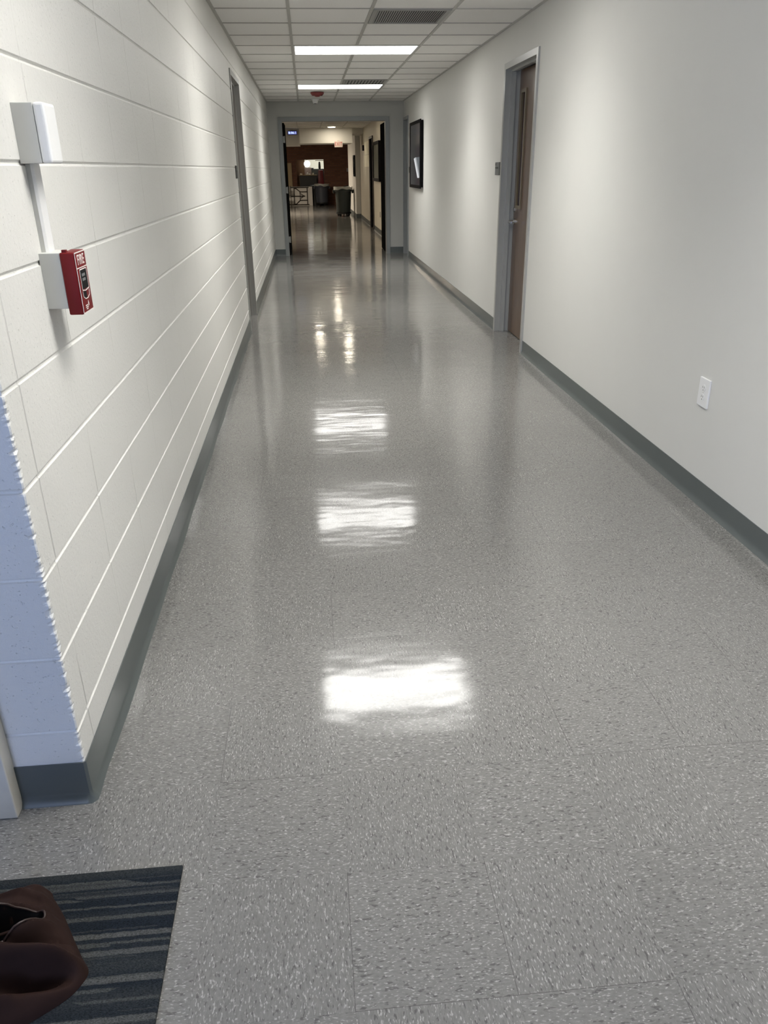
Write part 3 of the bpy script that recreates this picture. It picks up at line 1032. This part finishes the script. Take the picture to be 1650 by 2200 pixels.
# ------------------------------------------------------------------ lobby beyond the double doorway
XF = 1.65
struct('wall_lobby_right', boxes((XF, XF + 0.16, YE + 0.15, 20.45, 0, ceil_z), (XF, XF + 0.16, 20.45, 21.35, 2.10, ceil_z), (XF, XF + 0.16, 21.35, 25.35, 0, ceil_z), (XF + 0.16, XF + 0.2, 20.3, 21.5, 0, ceil_z)), 'beige')
struct('wall_lobby_left', box(-6.1, -6, YE, 40, 0, 2.85), 'beige')
struct('wall_lobby_near', box(-6, -0.8, YE, YE + 0.15, 0, ceil_z), 'beige')
struct('column', box(1.505, XF + 0.16, 25.35, 29.7, 0, 2.75), 'drywall')
struct('wall_lobby_east', boxes((3.1, 3.2, 25, 40, 0, 2.85), (XF + 0.16, 3.2, 25.2, 25.35, 0, 2.85)), 'beige')
bm = bmesh.new()
cove(bm, [(XF, 25.35, -1, 0), (XF, 21.4, -1, 0)], 0.115)
cove(bm, [(XF, 20.4, -1, 0), (XF, YE + 0.15, -1, 0)], 0.115)
cove(bm, [(1.505, 29.7, -1, 0), (1.505, 25.35, -0.7, -0.7), (XF, 25.35, 0, -1)], 0.13)
struct('baseboard_lobby', bm, 'base', smooth=True)
struct('trim_4', box(-0.12, 1.335, 23.6, 25.0, 2.062, ceil_z), 'soffit')
struct('trim_5', boxes((-6, -0.12, 23.85, 25.0, 2.02, ceil_z), (1.335, XF + 0.1, 23.85, 25.0, 2.30, ceil_z), (-6, 3.2, 25.0, 25.1, 2.30, 2.85)), 'soffit')
# brick wall with the kitchen opening
OX0, OX1, OZ = -0.385, 0.775, 1.778
struct('wall_far', boxes((-6, OX0, 35.72, 35.95, 0, 2.8), (OX1, 3.2, 35.72, 35.95, 0, 2.8), (OX0, OX1, 35.72, 35.95, OZ, 2.8)), 'brick')
struct('wall_kitchen', boxes((-2.5, 3.2, 39.0, 39.1, 0, 2.5), (-2.5, -2.4, 35.95, 39, 0, 2.5), (2.9, 3.0, 35.95, 39, 0, 2.5)), 'kitchen')
# door in the lobby's right wall
d = sroot('door_6', (XF, 20.9, 0))
obj('frame', frame_x(bmesh.new(), XF, -1, 20.40, 21.40, 2.13, face=0.05, proud=0.03), 'rail', d)
obj('leaf', box(XF + 0.10, XF + 0.14, 20.45, 21.35, 0.008, 2.08), 'door', d)

t = thing('recessed_light', (0.755, 23.12, ZC), 'round recessed ceiling light glowing in the lobby ahead', 'light')
obj('lens', lathe([(0.0, ZC - 0.004), (0.092, ZC - 0.004), (0.092, ZC + 0.004), (0.0, ZC + 0.004)], 0.755, 23.12, 32, cap=False), 'canlamp', t)
obj('trim_ring', lathe([(0.092, ZC + 0.004), (0.092, ZC - 0.006), (0.112, ZC - 0.003), (0.112, ZC + 0.004)], 0.755, 23.12, 32, cap=False), 'white', t, smooth=True)

dup(t, (0.15, 19.0, ZC), 'round recessed lobby light left of the middle, just past the double doorway')
dup(t, (0.83, 18.4, ZC), 'round recessed lobby light by the right wall, just past the double doorway')
# exit sign
t = thing('exit_sign', (0.94, 23.5, 1.955), 'white exit sign with red EXIT letters hanging under the pale soffit', 'sign')
obj('case', box(0.830, 1.055, 23.50, 23.545, 1.955, 2.105, bev=0.004), 'exitwhite', t)
obj('lettering', text_bm('EXIT', 0.128, face_matrix((0.942, 23.499, 2.030), (1, 0, 0), (0, 0, 1)), 0.001, 0.72), 'exitred', t)
obj('bracket', box(0.91, 0.975, 23.51, 23.60, 2.105, 2.125), 'exitwhite', t)
# digital clock
t = thing('digital_clock', (-0.315, 23.80, 2.285), 'blue lit digital clock on the soffit at the left of the doorway', 'clock')
obj('case', box(-0.445, -0.185, 23.77, 23.85, 2.285, 2.385, bev=0.004), 'black', t)
obj('display', box(-0.435, -0.195, 23.765, 23.771, 2.297, 2.373), 'clockface', t)
obj('digits', text_bm('8:06:1', 0.075, face_matrix((-0.313, 23.7635, 2.334), (1, 0, 0), (0, 0, 1)), 0.001, 1.05), 'digits', t)

# pictures and notices on the lobby's right wall
t = thing('framed_picture', (XF, 19.2, 1.135), 'large black framed picture on the lobby right wall before the dark door', 'picture')
obj('frame', boxes((XF - 0.05, XF + 0.001, 18.42, 18.50, 1.135, 1.965), (XF - 0.05, XF + 0.001, 19.93, 20.01, 1.135, 1.965),
                   (XF - 0.05, XF + 0.001, 18.50, 19.93, 1.135, 1.20), (XF - 0.05, XF + 0.001, 18.50, 19.93, 1.90, 1.965)), 'black', t)
obj('glazing', box(XF - 0.03, XF - 0.001, 18.50, 19.93, 1.20, 1.90), 'picglass', t)
for (a, b, c0, c1), lb in (((21.60, 23.30, 1.75, 2.06), 'cream paper notice, the upper one, beyond the dark lobby door'),
                           ((21.70, 23.45, 1.45, 1.735), 'cream paper notice, the lower one, beyond the dark lobby door')):
    o = obj('paper_notice', box(XF - 0.006, XF - 0.0005, a, b, c0, c1), 'paper', loc=(XF, (a + b) / 2, c0))
    tag(o, lb, 'notice', 'cream notices beyond the lobby door')
o = obj('wall_phone', box(XF - 0.05, XF + 0.001, 23.5, 23.62, 1.86, 2.00, bev=0.006), 'black', loc=(XF, 23.56, 1.86))
tag(o, 'small black box on the lobby wall above the cream notices beside the column', 'box')
t = thing('framed_picture', (1.505, 25.7, 1.19), 'narrow black framed picture on the side of the lobby column', 'picture')
obj('frame', boxes((1.465, 1.506, 25.40, 25.46, 1.19, 1.78), (1.465, 1.506, 25.92, 25.98, 1.19, 1.78), (1.465, 1.506, 25.46, 25.92, 1.19, 1.25),
                   (1.465, 1.506, 25.46, 25.92, 1.72, 1.78)), 'black', t)
obj('glazing', box(1.480, 1.504, 25.46, 25.92, 1.25, 1.72), 'screen', t)
o = obj('wall_outlet', box(XF - 0.006, XF + 0.001, 18.66, 18.74, 0.385, 0.50, bev=0.002), 'slot', loc=(XF, 18.7, 0.385))
tag(o, 'dark outlet plate low on the lobby right wall under the large black picture', 'outlet')
o = obj('wall_plaque', box(1.735, 1.915, 35.70, 35.722, 1.29, 1.43, bev=0.002), 'smallsign', loc=(1.82, 35.71, 1.29))
tag(o, 'small pale plaque on the dark brick wall beside the column', 'plaque')


# ---- trash cans
def caster(bm_w, bm_f, x, y, r):
    pass


def round_can(x, y, label, mat, rt=0.285, rb=0.225, z0=0.125, z1=0.84, ph=0.0):
    t = thing('trash_can', (x, y, 0), label, 'trash can')
    obj('can_body', lathe([(rb - 0.01, z0), (rb, z0 + 0.01), (rt - 0.025, z1 - 0.11), (rt - 0.025, z1 - 0.10), (rt, z1 - 0.095), (rt + 0.004, z1 - 0.02),
                           (rt + 0.012, z1), (rt - 0.01, z1), (rt - 0.035, z1 - 0.05), (rb - 0.02, z0 + 0.03)], x, y, 40), mat, t, smooth=True)
    for s in (-1, 1):
        obj('handle', box(x + s * (rt + 0.018) - 0.03, x + s * (rt + 0.018) + 0.03, y - 0.06, y + 0.06, z1 - 0.15, z1 - 0.05, bev=0.012), mat, t)
    bm = bmesh.new()
    seg = 48
    r1, r2, r3 = [], [], []
    for k in range(seg):
        a = 2 * math.pi * k / seg
        wv = 0.018 * math.sin(3 * a + ph) + 0.012 * math.sin(7 * a + 1)
        for lst, rr, z in ((r1, rt - 0.04, z1 - 0.10), (r2, rt + 0.018, z1 + 0.045 + wv * 0.4), (r3, rt + 0.020, z1 - 0.035 + wv)):
            lst.append(bm.verts.new((x + rr * math.cos(a), y + rr * math.sin(a), z)))
    for a_, b_ in ((r1, r2), (r2, r3)):
        for k in range(seg):
            bm.faces.new((a_[k], a_[(k + 1) % seg], b_[(k + 1) % seg], b_[k]))
    obj('liner', bm, 'liner', t, smooth=True)
    dl = obj('dolly', lathe([(0.0, z0 - 0.05), (rb + 0.004, z0 - 0.05), (rb + 0.016, z0 - 0.035), (rb + 0.016, z0 + 0.004), (rb - 0.03, z0 + 0.004), (0.0, z0 - 0.01)], x, y, 36, cap=False), 'canblack', t, smooth=True)
    for k in range(5):
        a = 2 * math.pi * k / 5 + 0.25
        cx, cy = x + (rb - 0.05) * math.cos(a), y + (rb - 0.05) * math.sin(a)
        b = lathe([(0.0, -0.014), (0.036, -0.014), (0.038, 0), (0.036, 0.014), (0.0, 0.014)], 0, 0, 18, cap=False)
        b.transform(Matrix.Translation((cx, cy, 0.038)) @ Matrix.Rotation(a, 4, 'Z') @ Matrix.Rotation(R(90), 4, 'X'))
        bm_box(b, cx - 0.02, cx + 0.02, cy - 0.02, cy + 0.02, 0.055, z0 - 0.045)
        obj('caster', b, 'canblack', dl, smooth=True)
    return t


round_can(1.165, 26.7, 'tall grey green round trash can on casters with pale liner, nearest in the lobby', 'can')
round_can(0.635, 34.95, 'slate blue trash can with draped pale liner beside the folded table', 'canblue', rt=0.30, rb=0.245, z1=0.80, ph=1.2)
o = obj('dark_bin', lathe([(0.0, 0.0), (0.20, 0.0), (0.22, 0.74), (0.235, 0.76), (0.22, 0.78), (0.0, 0.80)], 0.36, 35.43, 32, cap=False), 'canblack', loc=(0.36, 35.43, 0), smooth=True)
tag(o, 'black bin half hidden behind the slate blue trash can by the brick wall', 'bin')
o = obj('dark_bin', lathe([(0.0, 0.0), (0.23, 0.0), (0.27, 0.80), (0.285, 0.82), (0.0, 0.86)], 1.62, 30.7, 32, cap=False), 'canblack', loc=(1.62, 30.7, 0), smooth=True)
tag(o, 'black bin behind the grey green trash can beside the column', 'bin')

# ---- folding table standing on its edge, underside towards the viewer
t = thing('folding_table', (-0.70, 35.1, 0), 'pale folding table standing on its side with dark folded legs', 'table')
TY_ = 35.10
obj('table_top', box(-1.62, 0.235, TY_, TY_ + 0.03, 0.0, 0.745, bev=0.006), 'tabletop', t)
obj('edge_band', boxes((-1.62, 0.0, TY_ - 0.006, TY_ + 0.032, 0.745, 0.755)), 'rail', t)


def zx(px, py):
    # table underside drawn in its own plane (x to the right, z up)
    return ((px - 1160) / 16.5 / 45.2 + 0.235, 0.745 - (py - 1190) * 0.745 / 635)


def rails(segs, name, r=0.020):
    b = bmesh.new()
    for pts in segs:
        tube([(zx(*p)[0], TY_ - 0.018, max(0.02, zx(*p)[1])) for p in pts], r, b, seg=6)
    return obj(name, b, 'rail', t)


for zz in (1785, 1215):
    rails([[(330, zz), (1050, zz)]], 'side_rail')
for xx in (1000, 590):
    rails([[(xx, 1200), (xx, 1790)]], 'cross_rail')
rails([[(600, 1245), (650, 1245), (770, 1350), (770, 1640), (640, 1770), (600, 1770)]], 'leg', 0.022)
for zz in (1360, 1640):
    rails([[(780, zz), (1000, zz)]], 'leg_brace')
rails([[(480, 1500), (930, 1500)]], 'centre_brace')
rails([[(790, 1420), (900, 1495), (790, 1570)]], 'centre_brace')
rails([[(-200, 1245), (-150, 1350), (-150, 1640), (-200, 1770)]], 'leg', 0.022)

# ---- folding chair in front of it, mostly behind the left leaf
t = thing('folding_chair', (-0.86, 34.2, 0), 'grey folding chair at the left jamb in front of the folded table', 'chair')
obj('seat', box(-1.08, -0.66, 33.98, 34.40, 0.43, 0.455, bev=0.01), 'chairgrey', t)
obj('backrest', box(-1.08, -0.66, 34.42, 34.445, 0.55, 0.78, bev=0.01), 'chairgrey', t)
for s in (-1.09, -0.65):
    obj('leg', tube([(s, 34.44, 0.80), (s, 34.30, 0.44), (s, 33.95, 0.0)], 0.011), 'rail', t, smooth=True)
    obj('leg', tube([(s, 34.05, 0.44), (s, 34.25, 0.25), (s, 34.50, 0.0)], 0.011), 'rail', t, smooth=True)

# ---- board against the brick, plywood partition and kitchen contents
o = obj('wooden_board', box(-1.35, -0.585, 35.60, 35.64, 0.0, 1.66), 'pale', loc=(-0.97, 35.62, 0))
tag(o, 'tall pale wooden board standing against the brick wall behind the folded table', 'board')
o = obj('wood_cabinet', box(-0.60, -0.03, 36.35, 36.9, 0.0, 1.85), 'midwood', loc=(-0.32, 36.6, 0))
tag(o, 'brown wooden cabinet inside the kitchen opening, at its left', 'cabinet')
t = thing('serving_counter', (0.08, 36.15, 0), 'dark serving counter with pale top inside the kitchen opening', 'counter')
obj('cabinet', box(-0.27, 0.45, 35.98, 36.32, 0.0, 1.165), 'canblack', t)
obj('counter_top', box(-0.30, 0.47, 35.93, 36.34, 1.165, 1.192), 'pale', t)
o = obj('steel_worktop', box(0.22, 1.6, 36.45, 37.1, 0.0, 1.42), 'teal', loc=(0.9, 36.8, 0))
tag(o, 'teal grey kitchen unit behind the serving counter under the bright wall', 'kitchen unit')
t = thing('white_globe', (0.075, 36.05, 1.61), 'glowing white globe at the top of the kitchen opening', 'lamp')  # round white thing, modelled as a globe with its own emission
bm = bmesh.new()
bmesh.ops.create_uvsphere(bm, u_segments=24, v_segments=16, radius=0.135)
bmesh.ops.translate(bm, verts=bm.verts[:], vec=(0.075, 36.05, 1.62))
obj('globe', bm, 'globe', t, smooth=True)
obj('stem', tube([(0.075, 36.05, 1.75), (0.075, 36.05, 2.4)], 0.012), 'rail', t)
o = obj('poster_board', box(-0.045, 0.245, 36.28, 36.30, 1.192, 1.475), 'photo', loc=(0.1, 36.29, 1.192))
tag(o, 'mottled pale pink poster board standing on the serving counter under the globe', 'poster')
for i, (x, z, sx_, lb) in enumerate(((-0.19, 0.055, 0.05, 'pale crumpled packet at the left end of the serving counter'),
                                     (0.05, 0.09, 0.035, 'white carton standing in front of the poster board on the counter'),
                                     (0.16, 0.05, 0.05, 'white packet lying before the poster board, right of the carton'),
                                     (0.30, 0.075, 0.035, 'pale container at the right end of the serving counter'))):
    bm = box(x - sx_, x + sx_, 36.0, 36.06, 1.192, 1.192 + z, bev=0.010)
    for v in bm.verts:
        v.co.x += 0.02 * (v.co.z - 1.192) / z * (1 if i % 2 else -1)
    o = obj('food_packet', bm, 'paper' if i in (0, 3) else 'white', loc=(x, 36.03, 1.192))
    tag(o, lb, 'packet', 'packets on the serving counter')
o = obj('dark_urn', lathe([(0.0, 1.42), (0.045, 1.42), (0.052, 1.50), (0.040, 1.66), (0.028, 1.70), (0.0, 1.71)], 0.61, 36.7, 24, cap=False), 'canblack', loc=(0.61, 36.7, 1.42), smooth=True)
tag(o, 'black tall urn silhouetted against the bright kitchen wall', 'urn')
o = obj('dark_bowl', lathe([(0.0, 1.42), (0.04, 1.42), (0.06, 1.455), (0.0, 1.46)], 0.30, 36.6, 24, cap=False), 'canblack', loc=(0.30, 36.6, 1.42), smooth=True)
tag(o, 'small black bowl on the kitchen unit right of the globe', 'bowl')
o = obj('kitchen_shelf', box(0.44, 1.4, 37.2, 37.5, 1.745, 1.77), 'steel', loc=(0.9, 37.35, 1.745))
tag(o, 'thin steel shelf across the top of the bright kitchen wall', 'shelf')

t = thing('red_chair', (0.63, 36.1, 0), 'tall dark red chair standing at the right of the kitchen opening', 'chair')
bm = box(0.50, 0.765, 35.97, 36.01, 0.72, 1.37, bev=0.018, seg=3)
for v in bm.verts:
    if v.co.z > 1.25:
        v.co.x += (0.632 - v.co.x) * 0.35 * ((v.co.z - 1.25) / 0.12)
obj('backrest', bm, 'redseat', t, smooth=True)
obj('seat', box(0.50, 0.765, 36.00, 36.33, 0.66, 0.72, bev=0.014), 'redseat', t, smooth=True)
for x in (0.52, 0.745):
    for y in (36.02, 36.30):
        obj('leg', tube([(x, y, 0.67), (x, y, 0.0)], 0.012), 'rail', t, smooth=True)
